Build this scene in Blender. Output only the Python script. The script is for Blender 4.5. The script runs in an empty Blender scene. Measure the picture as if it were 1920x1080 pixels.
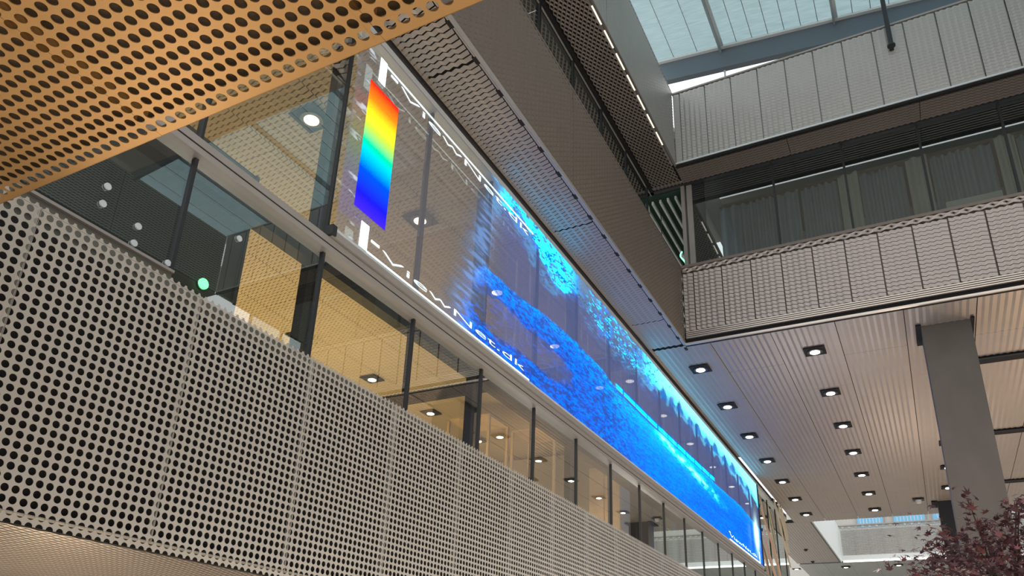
import bpy, bmesh, math, random
import numpy as np
from mathutils import Matrix, Vector

random.seed(7)
rng = np.random.default_rng(7)
SC = bpy.context.scene
COL = SC.collection
H = 1.6                      # eye height; all z below are measured from the eye
PI = math.pi

# ------------------------------------------------------------------ materials
def mat(name, col, rough=0.5, metal=0.0, var=0.0, scale=6.0, emit=None, strength=0.0, spec=None, stretch=None):
    m = bpy.data.materials.new(name); m.use_nodes = True
    nt = m.node_tree; b = nt.nodes['Principled BSDF']
    b.inputs['Base Color'].default_value = (*col, 1)
    b.inputs['Roughness'].default_value = rough
    b.inputs['Metallic'].default_value = metal
    if spec is not None: b.inputs['Specular IOR Level'].default_value = spec
    if var > 0:
        tc = nt.nodes.new('ShaderNodeTexCoord'); mp = nt.nodes.new('ShaderNodeMapping')
        if stretch: mp.inputs['Scale'].default_value = stretch
        n = nt.nodes.new('ShaderNodeTexNoise'); n.inputs['Scale'].default_value = scale; n.inputs['Detail'].default_value = 5
        r = nt.nodes.new('ShaderNodeMix'); r.data_type = 'RGBA'
        r.inputs[6].default_value = (*[c*(1-var) for c in col], 1)
        r.inputs[7].default_value = (*[min(1, c*(1+var)) for c in col], 1)
        L = nt.links
        L.new(tc.outputs['Object'], mp.inputs['Vector']); L.new(mp.outputs[0], n.inputs['Vector'])
        L.new(n.outputs['Fac'], r.inputs[0]); L.new(r.outputs[2], b.inputs['Base Color'])
    if emit:
        b.inputs['Emission Color'].default_value = (*emit, 1)
        b.inputs['Emission Strength'].default_value = strength
    return m

M = {}
M['panel'] = mat('perforated champagne metal', (.43,.405,.365), .45, .25, .06, 3)
M['warmlit'] = mat('bronze soffit metal', (.46,.265,.10), .42, .35, .05, 3)  # champagne metal with the warm lamplight put into its colour
M['mesh'] = mat('expanded champagne metal', (.38,.335,.30), .42, .5, .06, 2)
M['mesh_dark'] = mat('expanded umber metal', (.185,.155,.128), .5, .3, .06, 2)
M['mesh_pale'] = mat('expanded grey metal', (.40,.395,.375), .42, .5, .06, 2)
M['mesh_gold'] = mat('expanded golden metal', (.43,.37,.28), .6, .2, .06, 2)
M['black'] = mat('black void board', (.008,.007,.006), .9)
M['dark'] = mat('dark grey metal', (.03,.031,.034), .45, .2, .1, 4)
M['deck'] = mat('brown deck underside', (.085,.055,.03), .8)
M['sill'] = mat('grey green sill board', (.12,.12,.10), .6)
M['partition'] = mat('dark grey green board', (.045,.052,.048), .4)
M['frame'] = mat('grey anodised frame', (.36,.335,.31), .4, .3, .05, 5)
M['silver'] = mat('pale aluminium', (.64,.70,.73), .35, .25, .04, 5)
M['rail'] = mat('polished champagne rail', (.62,.55,.48), .28, .55, .03, 5)
M['concrete'] = mat('dark concrete', (.12,.105,.092), .8, 0, .35, 1.6, stretch=(1,1,.6))
M['curtain'] = mat('grey blue curtain', (.20,.27,.32), .9, 0, .15, 3)
M['curtain_pale'] = mat('pale linen curtain', (.42,.42,.37), .9, 0, .12, 3)
M['wall'] = mat('warm grey wall paint', (.30,.27,.23), .8, 0, .05, 2)
M['wall_pale'] = mat('pale wall paint', (.55,.53,.48), .8, 0, .04, 2)
M['floor'] = mat('light terrazzo floor', (.50,.47,.43), .5, 0, .15, 30)
M['wood'] = mat('pale bent wood', (.62,.42,.30), .5, 0, .18, 3, stretch=(8,8,1))
M['wood_pale'] = mat('bleached bent wood', (.62,.55,.42), .5, 0, .15, 3, stretch=(8,8,1))
M['birch'] = mat('beige birch board', (.56,.42,.27), .6, 0, .12, 3, stretch=(1,6,6))
M['leaf_red'] = mat('purple maple leaf', (.060,.016,.024), .55, 0, .45, 5)
M['leaf_red2'] = mat('rosy maple leaf', (.145,.045,.045), .55, 0, .35, 5)
M['bark'] = mat('brown bark', (.06,.038,.03), .85, 0, .3, 20)
M['leaf_green'] = mat('green foliage', (.10,.20,.03), .6, 0, .4, 12)
M['green_board'] = mat('dark green ceiling board', (.012,.045,.025), .7)
M['slat'] = mat('pale ceiling slat', (.55,.58,.54), .5)
M['terracotta'] = mat('grey planter clay', (.18,.17,.16), .8, 0, .1, 8)
M['olive'] = mat('yellow green lacquer', (.30,.34,.10), .5, 0, .05, 4)
M['lamp_warm'] = mat('warm lamp lens', (.9,.9,.8), .4, 0, emit=(1,.80,.50), strength=5)
M['lamp_white'] = mat('white lamp lens', (.9,.9,.9), .4, 0, emit=(1,.93,.80), strength=5)
M['led_strip'] = mat('white light strip', (.9,.9,.9), .4, 0, emit=(1,.98,.92), strength=1.0)
M['led_warm'] = mat('cream light strip', (.9,.9,.85), .4, 0, emit=(1,.90,.74), strength=.5)
M['exit'] = mat('green reflected glow', (.2,.8,.3), .4, 0, emit=(.12,1,.25), strength=2.0)
M['neon'] = mat('green neon tube', (.2,.9,.4), .4, 0, emit=(.15,1,.35), strength=2.2)
M['screen_blue'] = mat('blue window light', (.1,.2,.3), .4, 0, emit=(.10,.28,.42), strength=.6)
M['white_board'] = mat('white lacquer board', (.72,.75,.74), .5)
M['rainbow_none'] = M['silver']

def glass_mat(name, tint, haze, hazecol, boost=2.0, floor=0.0):
    m = bpy.data.materials.new(name); m.use_nodes = True
    nt = m.node_tree; nt.nodes.clear(); L = nt.links
    out = nt.nodes.new('ShaderNodeOutputMaterial')
    tr = nt.nodes.new('ShaderNodeBsdfTransparent'); tr.inputs[0].default_value = (*tint, 1)
    df = nt.nodes.new('ShaderNodeBsdfDiffuse'); df.inputs[0].default_value = (*hazecol, 1)
    gl = nt.nodes.new('ShaderNodeBsdfGlossy'); gl.inputs['Roughness'].default_value = 0.0; gl.inputs[0].default_value = (.95,1,.98,1)
    geo = nt.nodes.new('ShaderNodeNewGeometry')
    dot = nt.nodes.new('ShaderNodeVectorMath'); dot.operation = 'DOT_PRODUCT'
    L.new(geo.outputs['Incoming'], dot.inputs[0]); L.new(geo.outputs['Normal'], dot.inputs[1])
    ab = nt.nodes.new('ShaderNodeMath'); ab.operation = 'ABSOLUTE'; L.new(dot.outputs['Value'], ab.inputs[0])
    om = nt.nodes.new('ShaderNodeMath'); om.operation = 'SUBTRACT'; om.inputs[0].default_value = 1; L.new(ab.outputs[0], om.inputs[1])
    pw = nt.nodes.new('ShaderNodeMath'); pw.operation = 'POWER'; pw.inputs[1].default_value = 5; L.new(om.outputs[0], pw.inputs[0])
    ma = nt.nodes.new('ShaderNodeMath'); ma.operation = 'MULTIPLY_ADD'; ma.inputs[1].default_value = .96; ma.inputs[2].default_value = .04; L.new(pw.outputs[0], ma.inputs[0])
    mu = nt.nodes.new('ShaderNodeMath'); mu.operation = 'MULTIPLY_ADD'; mu.inputs[1].default_value = boost; mu.inputs[2].default_value = floor; mu.use_clamp = True; L.new(ma.outputs[0], mu.inputs[0])
    m1 = nt.nodes.new('ShaderNodeMixShader'); m1.inputs[0].default_value = haze
    L.new(tr.outputs[0], m1.inputs[1]); L.new(df.outputs[0], m1.inputs[2])
    m2 = nt.nodes.new('ShaderNodeMixShader'); L.new(mu.outputs[0], m2.inputs[0])
    L.new(m1.outputs[0], m2.inputs[1]); L.new(gl.outputs[0], m2.inputs[2]); L.new(m2.outputs[0], out.inputs[0])
    return m
M['glass'] = glass_mat('clear facade glass', (.90,.95,.93), .01, (.5,.55,.55), 2.2, .17)
M['glass_dark'] = glass_mat('smoked facade glass', (.62,.70,.70), .02, (.3,.35,.35), 3.0, .14)
M['roof_glass'] = mat('daylit shade fabric', (.7,.8,.8), .8, 0)

# ------------------------------------------------------------------ mesh helpers
class MB:
    def __init__(s): s.v = []; s.f = []; s.n = 0
    def add(s, v, f):
        v = np.asarray(v, float).reshape(-1, 3)
        s.v.append(v); o = s.n; s.n += len(v)
        s.f.append([tuple(i+o for i in q) for q in f]) if not isinstance(f, np.ndarray) else s.f.append((f+o).tolist())
        return s
    def box(s, x0, x1, y0, y1, z0, z1):
        v = [(x,y,z) for z in (z0,z1) for y in (y0,y1) for x in (x0,x1)]
        return s.add(v, [(0,2,3,1),(4,5,7,6),(0,1,5,4),(2,6,7,3),(0,4,6,2),(1,3,7,5)])
    def quad(s, a, b, c, d): return s.add([a,b,c,d], [(0,1,2,3)])
    def disc(s, c, r, axis='z', n=20, depth=.01, r2=None):
        r2 = r if r2 is None else r2
        a = np.linspace(0, 2*PI, n, endpoint=False); ring = []
        for k, (rr, d) in enumerate(((r,0),(r2,depth))):
            p = np.zeros((n,3)); i, j, l = {'z':(0,1,2),'x':(1,2,0),'y':(0,2,1)}[axis]
            p[:,i] = c[i]+rr*np.cos(a); p[:,j] = c[j]+rr*np.sin(a); p[:,l] = c[l]+d; ring.append(p)
        f = [tuple(range(n)), tuple(range(n,2*n))[::-1]] + [(i,(i+1)%n,n+(i+1)%n,n+i) for i in range(n)]
        return s.add(np.vstack(ring), f)
    def tube(s, pts, r, n=8, r1=None):
        pts = [Vector(p) for p in pts]; m = len(pts); V = []
        for i, p in enumerate(pts):
            t = (pts[min(i+1,m-1)]-pts[max(i-1,0)]).normalized()
            u = t.orthogonal().normalized() if abs(t.z) < .9 else Vector((1,0,0)).cross(t).normalized()
            w = t.cross(u); rr = r if r1 is None else r+(r1-r)*i/(m-1)
            V += [tuple(p+rr*(math.cos(2*PI*k/n)*u+math.sin(2*PI*k/n)*w)) for k in range(n)]
        F = [(i*n+k,i*n+(k+1)%n,(i+1)*n+(k+1)%n,(i+1)*n+k) for i in range(m-1) for k in range(n)]
        F += [tuple(range(n))[::-1], tuple((m-1)*n+k for k in range(n))]
        return s.add(V, F)

def zig(u0, u1, v0, v1, L=.111, S=.079, W=.056, tilt=.20, amp=.105, an=.0045, alt=False, long=.60):
    """folded metal strips in rows: zigzag in step with each other, or (alt) meeting row by row at the bonds; (u,v,n) verts, quads"""
    nu = max(2, 2*int(round((u1-u0)/L))); p = S/2 if alt else S
    nr = max(1, int(round((v1-v0)/p))); s = (v1-v0)/nr
    m = np.arange(nu+1); u = u0+(u1-u0)*(m if alt else m+np.where(m % 2 == 1, 2*long-1, 0))/nu; u[-1] = u1
    if not alt: u[-2] = u1-.003
    wv, wn = W*math.cos(tilt), W*math.sin(tilt); Vs = np.zeros((nr, nu+1, 2, 3))
    for k in range(nr):
        sg = np.where((m+(k if alt else 0)) % 2 == 0, 1, -1)
        y = v0+(k+.5)*s+sg*(s/2 if alt else amp*s); d = 0 if alt else sg*an
        Vs[k,:,0,0] = u; Vs[k,:,0,1] = np.clip(y-wv/2, v0, v1); Vs[k,:,0,2] = -wn/2+d
        Vs[k,:,1,0] = u; Vs[k,:,1,1] = np.clip(y+wv/2, v0, v1); Vs[k,:,1,2] = wn/2+d
    idx = np.arange(nr*(nu+1)*2).reshape(nr, nu+1, 2)
    F = np.stack([idx[:,:-1,0], idx[:,1:,0], idx[:,1:,1], idx[:,:-1,1]], -1).reshape(-1, 4)
    return Vs.reshape(-1, 3), F

def quarters(mb, us, vs, n, r, depth, frame):
    """sheet of square cells with round holes built from quarter cells. us, vs: hole centres with flags for the kept halves"""
    q = max(2, n//4)
    for (vc, dn, up) in vs:
        for (uc, lf, rt) in us:
            for su, hu in ((-1, lf), (1, rt)):
                if hu <= 0: continue
                for sv, hv in ((-1, dn), (1, up)):
                    if hv <= 0: continue
                    a = [i*PI/2/q for i in range(q+1)]
                    c = [(uc+su*r*math.cos(t), vc+sv*r*math.sin(t)) for t in a]
                    P = [(uc+su*hu, vc), (uc+su*hu, vc+sv*hv), (uc, vc+sv*hv)]+c
                    V = [frame(p[0], p[1], 0) for p in P]+[frame(p[0], p[1], -depth) for p in c]
                    F = [(1,0,3)]+[(1,3+i,4+i) for i in range(q)]+[(1,3+q,2)]
                    F += [(3+i, 4+q+i, 5+q+i, 4+i) for i in range(q)]
                    mb.add(V, F)
    return mb

def mk(name, mb, m, parent=None, origin=None, smooth=False):
    V = np.vstack(mb.v); F = [f for g in mb.f for f in g]
    o0 = np.array(parent['_o'] if parent is not None else (origin if origin is not None else (0,0,0)), float)
    me = bpy.data.meshes.new(name); me.from_pydata((V-o0).tolist(), [], F); me.update()
    if smooth: me.shade_smooth()
    else: me.shade_flat()
    me.materials.append(m)
    o = bpy.data.objects.new(name, me); COL.objects.link(o)
    if parent is not None:
        if '_t' in parent: o.parent = parent['_t']
    else:
        o.location = (o0[0], o0[1], o0[2]+H)
    return o
def mkbig(name, V, F, m, parent=None, origin=(0,0,0)):
    o0 = np.array(parent['_o'] if parent is not None else origin, float)
    me = bpy.data.meshes.new(name); V = V-o0
    me.vertices.add(len(V)); me.vertices.foreach_set('co', V.astype(np.float32).ravel())
    me.loops.add(F.size); me.loops.foreach_set('vertex_index', F.astype(np.int32).ravel())
    me.polygons.add(len(F)); me.polygons.foreach_set('loop_start', np.arange(0, F.size, 4, dtype=np.int32))
    me.update(calc_edges=True); me.shade_flat(); me.materials.append(m)
    o = bpy.data.objects.new(name, me); COL.objects.link(o)
    if parent is not None: o.parent = parent['_t']
    else: o.location = (o0[0], o0[1], o0[2]+H)
    return o
def tag(o, label, cat, group=None, kind=None):
    o['label'] = label; o['category'] = cat
    if group: o['group'] = group
    if kind: o['kind'] = kind
    return o
def thing(name, label, cat, loc, group=None, kind=None):
    o = bpy.data.objects.new(name, None); COL.objects.link(o); o.empty_display_size = .1
    o.location = (loc[0], loc[1], loc[2]+H); tag(o, label, cat, group, kind)
    return {'_t': o, '_o': loc}
def sub(part_obj, name, mb, m, P):
    o = mk(name, mb, m, P); o.parent = part_obj; return o
def dup(P, loc, label):
    """copy a thing with its parts"""
    r = P['_t'].copy(); COL.objects.link(r); r.location = (loc[0], loc[1], loc[2]+H); r['label'] = label
    for ch in list(P['_t'].children):
        c = ch.copy(); COL.objects.link(c); c.parent = r
        for g in list(ch.children):
            d = g.copy(); COL.objects.link(d); d.parent = c
    return r
ORD = ['first','second','third','fourth','fifth','sixth','seventh','eighth','ninth','tenth','eleventh','twelfth']

# main dimensions (measured from the photograph's perspective)
XF, XG, ZC, YB = -3.6, -4.41, 6.59, 13.71      # fascia plane, glass plane, ceiling height, bridge face
ZR, ZU, XR = 8.34, 10.88, 8.8                  # parapet top, upper soffit, far side of the atrium

# ------------------------------------------------------------------ perforated parapet, lower left
P = thing('perforated_parapet', 'long beige metal parapet punched with round holes along the lower left', 'parapet', (XF, 1.717, .651))
PY0, PT, RH = 1.717, .05, .0188
rows = [(.70+.0491*k, .02455 if k else 0, .02455) for k in range(30)]
rows = rows[:-1]+[(.70+.0491*29, .02455, .0225)]
def panel_mesh(n):
    mb = MB(); fr = lambda u, v, d: (XF+d, PY0+u, v)
    us = [(0, 0, .025)]+[(PT*i, .025, .025) for i in range(1, 20)]+[(1.0-.0015, .025, 0)]
    quarters(mb, us, [(.7008, 0, .02375)]+rows[1:]+[(2.1708, .0225, 0)], n, RH, .003, fr)
    quarters(mb, us, [(.651, 0, .0245), (.699, .0235, 0)], n, RH, .003, fr)
    for y in (.002, .9965):                                     # folded edges of the cassette
        mb.box(XF-.045, XF-.003, PY0+y-.001, PY0+y+.001, .7008, 2.16)
    mb.box(XF-.045, XF-.003, PY0, PY0+.9985, .7008, .7028)
    mb.box(XF-.05, XF-.003, PY0, PY0+.9985, .697, .699)
    return mb
near = mk('perforated_panel', panel_mesh(16), M['panel'], P)
far = None
for k in range(-1, 27):
    if k == 0: continue
    if k < 5 and k != 0:
        o = near.copy()
    else:
        if far is None:
            far = mk('perforated_panel', panel_mesh(8), M['panel'], P); o = far
        else: o = far.copy()
    if o.name not in COL.objects: COL.objects.link(o)
    o.parent = P['_t']; o.location = (0, k*1.0, 0)
mk('backing_board', MB().box(XF-.14, XF-.11, .7, 28.7, .67, 2.118), M['black'], P)
mk('cap_rail', MB().box(XF-.20, XF-.14, .7, 28.7, 2.06, 2.10), M['frame'], P)
# soffit below the parapet
P = thing('mesh_soffit', 'fine striped metal soffit under the perforated parapet at lower left', 'soffit', (-4.6, 3.0, .64))
V, F = zig(1.2, 6.5, 0, 3.0, L=.104, S=.046, W=.0105, tilt=.12, alt=True)
mkbig('soffit_panel', np.stack([XF-.01-V[:,1], V[:,0], .645-V[:,2]], -1), F, M['mesh'], P)
mk('backing_board', MB().box(-6.7, XF-.02, 1.2, 28.7, .70, .73), M['black'], P)
mk('edge_trim', MB().box(-6.72, -6.6, 1.2, 28.7, .62, .66), M['dark'], P)

# ------------------------------------------------------------------ bronze perforated walkway overhead
ZO = 1.85
P = thing('walkway', 'bronze walkway underside with punched holes crossing the upper left corner', 'walkway', (-.7, 0, ZO))
def orange_mesh(n):
    mb = MB(); fr = lambda u, v, d: (-2.234+u, v, ZO-d)
    us = [(0, 0, .025)]+[(PT*i, .025, .025) for i in range(1, 20)]+[(.9985, .025, 0)]
    vs = [(1.332-.0508*k, .0254, .0254) for k in range(44)]
    quarters(mb, us, vs, n, .0186, .003, fr)
    mb.box(-2.234, -2.234+.9985, 1.3574, 1.379, ZO, ZO+.0025)
    mb.box(-2.234, -2.234+.9985, 1.3765, 1.379, ZO, ZO+.05)
    mb.box(-2.234+.028, -2.234+.030, -.9, 1.29, ZO+.003, ZO+.05)
    mb.box(-2.234+.968, -2.234+.970, -.9, 1.29, ZO+.003, ZO+.05)
    return mb
o0 = mk('soffit_panel', orange_mesh(20), M['warmlit'], P)
for k in (-1, 1, 2, 3):
    o = o0.copy(); COL.objects.link(o); o.parent = P['_t']; o.location = (k*1.0, 0, 0)
mk('deck', MB().box(-3.3, 1.8, -1.0, 1.335, ZO+.056, ZO+.30), M['deck'], P)
for x in (-2.9, 1.4):
    mk('hanger_rod', MB().tube([(x,-.8,ZO+.2),(x,-.8,13.4)], .03, 8), M['dark'], P)
mk('deck_edge', MB().box(-3.3, 1.8, 1.335, 1.345, ZO+.08, ZO+.34), M['frame'], P)

# ------------------------------------------------------------------ glazed facade on the left
P = thing('glazed_facade', 'tall two-tier glass facade with grey metal transom above the parapet', 'glass facade', (-4.4, 4.0, 2.4))
YA, YE = .7, 29.4
mk('sill', MB().box(-4.49, -4.33, YA, YE, 2.53, 2.58).box(-4.46, -4.36, YA, YE, 1.4, 2.53), M['sill'], P)
mk('kick_plate', MB().box(-4.47, -4.35, YA, 3.0, 2.58, 2.65), M['sill'], P)
mk('sill_bead', MB().box(-4.352, -4.325, YA, 3.0, 2.648, 2.668), M['frame'], P)
tr = mk('transom', MB().box(-4.485, -4.33, YA, YE, 3.66, 3.712).box(-4.485, -4.345, YA, YE, 3.712, 3.728).box(-4.485, -4.33, YA, YE, 3.728, 3.79), M['frame'], P)
sub(tr, 'groove', MB().box(-4.3455, -4.335, YA, YE, 3.713, 3.727), M['black'], P)
mk('inner_ledge', MB().box(-4.62, -4.487, YA, YE, 3.58, 3.70), M['dark'], P)
mk('head_rail', MB().box(-4.45, -4.335, YA, YE, 6.385, 6.485), M['silver'], P)
mk('head_channel', MB().box(-4.46, -4.34, YA, YE, 6.485, 6.60), M['dark'], P)
my = [3.02+1.435*k for k in range(-1, 19)]
for y in my:
    mk('mullion', MB().box(-4.46, -4.39, y-.015, y+.015, 2.58, 3.66).box(-4.46, -4.39, y-.012, y+.012, 3.79, 6.40), M['dark'], P)
ys = [YA]+my+[YE]
for a, b in zip(ys[:-1], ys[1:]):
    mk('lower_pane', MB().quad((XG,a,2.58),(XG,b,2.58),(XG,b,3.66),(XG,a,3.66)), M['glass'], P)
    mk('upper_pane', MB().quad((XG,a,3.79),(XG,b,3.79),(XG,b,6.40),(XG,a,6.40)), M['glass'], P)
for k in range(9):
    y1 = 4.75+3.02*k
    mk('post', MB().box(-4.80, -4.70, y1-.15, y1, 1.0, 6.6), M['dark'], P)
for k, (y, z) in enumerate(((2.44,3.02),(2.44,2.885),(2.71,2.876),(2.71,2.743),(2.985,2.74),(3.534,3.264))):
    tag(mk('glass_fixing', MB().disc((-4.405,y,z), .024, 'x', 16, .012), M['silver'], None, (-4.4,y,z)),
        ['round metal glass fixing highest of the pair at far left','round metal glass fixing lower of the pair at far left','round metal glass fixing upper one beside the first glass joint','round metal glass fixing lower one beside the first glass joint','round metal glass fixing just above the parapet beside the dark partition','round metal glass fixing at the right edge of the dark partition'][k], 'fixing', 'round glass fixings')

# ------------------------------------------------------------------ expanded metal fascias, soffits, parapets
def fascia_x(P, name, y0, y1, z0, z1, m, x=XF, sgn=1, step=None, **kw):
    """panels on a plane of constant x, facing +x (sgn 1) or -x"""
    n = max(1, int(round((y1-y0)/step))) if step else 1
    for i in range(n):
        a = y0+(y1-y0)*i/n; b = y0+(y1-y0)*(i+1)/n-.012
        V, F = zig(a, b, z0, z1, **kw)
        mkbig(name, np.stack([np.full(len(V), x)+sgn*V[:,2], V[:,0], V[:,1]], -1), F, m, P)
def fascia_y(P, name, x0, x1, z0, z1, m, y=YB, step=.57, first=None, **kw):
    e = [x0]; t = first if first is not None else x0+step
    while t < x1-.1: e.append(t); t += step
    e.append(x1)
    for a, b in zip(e[:-1], e[1:]):
        V, F = zig(a+.012, b-.012, z0, z1, **kw)
        mkbig(name, np.stack([V[:,0], np.full(len(V), y)-V[:,2], V[:,1]], -1), F, m, P)
def soffit(P, name, x0, x1, y0, y1, z, m, alongx=True, flip=False, **kw):
    if alongx:
        V, F = zig(x0, x1, y0, y1, **kw); Q = np.stack([V[:,0], V[:,1], z-V[:,2]], -1)
    else:
        V, F = zig(y0, y1, x0, x1, **kw); Q = np.stack([V[:,1], V[:,0], z-V[:,2]], -1)
    return mkbig(name, Q, F, m, P)

YN = 2.6                                                          # near end of the left side above the glass
# soffit strip between glass and fascia
P = thing('mesh_soffit', 'strip of scaly metal mesh soffit above the glowing screen', 'soffit', (-3.95, 8, ZC))
for a, b in ((YN, 5.56), (5.58, 9.03), (9.05, 12.49), (12.51, 13.66)):
    soffit(P, 'soffit_panel', -4.315, -3.655, a, b, ZC, M['mesh'])
mk('backing_board', MB().box(-4.33, -3.62, YN, 13.70, ZC+.09, ZC+.11), M['black'], P)
# lower left fascia
P = thing('mesh_parapet', 'brown fine mesh parapet running above the scaly soffit strip', 'parapet', (XF, 8, ZC))
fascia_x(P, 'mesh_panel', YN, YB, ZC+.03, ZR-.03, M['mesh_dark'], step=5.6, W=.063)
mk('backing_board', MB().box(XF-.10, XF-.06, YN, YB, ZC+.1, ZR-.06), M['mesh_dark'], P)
mk('handrail', MB().box(XF-.14, XF+.012, YN, YB-.03, ZR-.03, ZR), M['mesh_dark'], P)
mk('edge_strip', MB().box(XF-.008, XF+.022, YN, YB-.01, ZC-.02, ZC+.03).box(XF-.035, XF-.015, YN, YB-.01, ZC-.012, ZC+.02), M['frame'], P)
mk('clip', MB().box(XF-.062, XF-.006, YN+.1, YN+.17, ZC-.012, ZC+.03), M['black'], P)
for k in range(19):
    y = 4.955+.555*(k-2)
    mk('clip', MB().box(XF-.062, XF-.009, y, y+.11, ZC-.016, ZC+.02), M['black'], P)
# upper left soffit and parapet
P = thing('mesh_soffit', 'dark open mesh soffit strip under the skylight parapet', 'soffit', (-3.95, 9, ZU))
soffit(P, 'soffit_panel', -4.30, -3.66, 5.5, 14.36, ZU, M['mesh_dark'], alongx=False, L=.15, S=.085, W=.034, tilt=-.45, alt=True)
mk('backing_board', MB().box(-4.40, -3.62, 5.5, 14.4, ZU+.12, ZU+.14), M['black'], P)
mk('inner_edge', MB().box(-4.44, -4.32, 5.5, 14.45, ZU-.03, ZU+.02), M['black'], P)
mk('inner_bead', MB().box(-4.40, -4.388, 5.5, 14.45, ZU-.05, ZU-.03), M['frame'], P)
for k in range(9):
    y = 9.0+.578*(k-2)
    mk('light_slot', MB().box(-3.652, -3.625, y, y+.43, ZU-.012, ZU+.004), M['led_warm'], P)
P = thing('mesh_parapet', 'grey fine mesh parapet of the skylight opening on the left side', 'parapet', (XF, 9, ZU))
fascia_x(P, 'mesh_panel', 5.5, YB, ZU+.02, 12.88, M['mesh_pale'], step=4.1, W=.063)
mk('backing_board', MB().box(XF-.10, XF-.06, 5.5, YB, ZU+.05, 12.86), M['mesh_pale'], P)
mk('edge_strip', MB().box(XF-.02, XF+.015, 5.5, YB-.01, ZU-.015, ZU+.03), M['mesh_dark'], P)
mk('top_cap', MB().box(XF-.25, XF+.01, 5.5, YB, 12.88, 12.92), M['frame'], P)

# bridge across the atrium: level two
P = thing('mesh_parapet', 'champagne mesh bridge parapet with four bright rails below, mid right', 'parapet', (2.6, YB, ZC))
fascia_y(P, 'mesh_panel', XF+.02, XR, 6.87, 8.17, M['mesh'], first=-3.36, W=.064)
V, F = zig(XF+.02, XR, 8.19, 8.30, L=.2, S=.12, W=.06, tilt=.3, alt=True)
mkbig('top_band', np.stack([V[:,0], np.full(len(V), YB)-V[:,2]-.01, V[:,1]], -1), F, M['mesh'], P)
mk('backing_board', MB().box(XF, XR, YB+.07, YB+.10, 6.70, 8.30), M['mesh_dark'], P)
for k in range(16):
    mk('seam_post', MB().box(-3.36+.57*k+.012, -3.36+.57*k+.035, YB+.015, YB+.05, 6.88, 8.16), M['black'], P)
mk('handrail', MB().box(XF, XR, YB-.03, YB+.16, 8.30, 8.36), M['mesh_dark'], P)
for z in (6.845, 6.805, 6.765, 6.725):
    mk('rail', MB().box(XF+.03, XR, YB-.02, YB+.03, z-.011, z+.011), M['rail'], P)
mk('bottom_rail', MB().box(XF, XR, YB-.03, YB+.012, ZC-.02, ZC+.02), M['rail'], P)
mk('shadow_channel', MB().box(XF, XR, YB+.032, YB+.06, ZC-.015, 6.86).box(XF, XR, YB+.012, YB+.06, ZC-.025, ZC-.012), M['black'], P)
# upper bridge
P = thing('mesh_soffit', 'narrow brown mesh soffit under the upper bridge', 'soffit', (2.6, 14.05, ZU))
for a, b in ((XF-.02, -1.30), (-1.29, 1.15), (1.16, 3.6), (3.61, XR)):
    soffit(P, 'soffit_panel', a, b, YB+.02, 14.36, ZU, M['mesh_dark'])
mk('backing_board', MB().box(-3.62, XR, YB+.02, 14.40, ZU+.08, ZU+.10), M['black'], P)
mk('inner_edge', MB().box(-4.4, XR, 14.36, 14.46, ZU-.03, ZU+.03), M['dark'], P)
P = thing('mesh_parapet', 'pale grey mesh parapet of the upper bridge beneath the skylight', 'parapet', (2.6, YB, ZU))
fascia_y(P, 'mesh_panel', XF+.02, XR, 10.96, 12.84, M['mesh_pale'], first=-3.43, W=.064)
mk('backing_board', MB().box(XF, XR, YB+.07, YB+.10, ZU+.05, 12.86), M['mesh_pale'], P)
mk('bottom_rail', MB().box(XF, XR, YB-.03, YB+.03, ZU+.035, 10.95), M['silver'], P)
mk('shadow_channel', MB().box(XF, XR, YB-.012, YB+.06, ZU-.02, ZU+.034), M['black'], P)
mk('top_cap', MB().box(XF, XR, YB-.02, YB+.3, 12.86, 12.90), M['frame'], P)
for k in range(22):
    x = -3.43+.57*k
    if x < XR: mk('seam_post', MB().box(x+.012, x+.03, YB+.015, YB+.05, 10.97, 12.83), M['dark'], P)
P = thing('steel_pole', 'dark steel pole rising from the upper bridge parapet to the skylight', 'pole', (.86, 13.56, 12.2))
mk('shaft', MB().tube([(.86,13.56,12.22),(.86,13.56,14.0)], .045, 14), M['dark'], P)
mk('foot_plate', MB().disc((.86,13.56,12.20), .075, 'z', 16, .03), M['dark'], P)
mk('bracket', MB().box(.82, .90, 13.56, 13.70, 12.215, 12.255), M['dark'], P)
# right side of the atrium
for (z0, z1, m, lab) in ((ZC, ZR, 'mesh', 'champagne mesh parapet on the right side of the atrium'), (ZU, 12.9, 'mesh_pale', 'grey mesh parapet on the right side below the skylight')):
    P = thing('mesh_parapet', lab, 'parapet', (XR, 6, z0))
    fascia_x(P, 'mesh_panel', 3, YB, z0+.05, z1-.03, M[m], x=XR, sgn=-1, step=3.6, W=.046, tilt=.45)
    mk('backing_board', MB().box(XR+.05, XR+.1, 3, YB, z0, z1), M['dark'], P)
    mk('soffit_board', MB().box(XR, XR+1.24, 3, YB, z0-.03, z0), M['mesh_dark'], P)
P = thing('glazed_facade', 'dark glazing strip on the right side between the two parapets', 'glass facade', (XR+.85, 6, ZR))
mk('pane', MB().box(XR+.84, XR+.87, 3, YB, ZR-.3, ZU-.03), M['dark'], P)
for k in range(7): mk('mullion', MB().box(XR+.80, XR+.84, 3.2+1.7*k, 3.26+1.7*k, ZR-.3, ZU-.03), M['frame'], P)
mk_w = mk('wall_right', MB().box(XR+1.25, XR+1.35, -2, 31, -1.6, ZU), M['wall'], None, (XR+.95, 6, -1.6))
tag(mk_w, 'plain wall at the right side of the atrium', 'wall', kind='structure')

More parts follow.
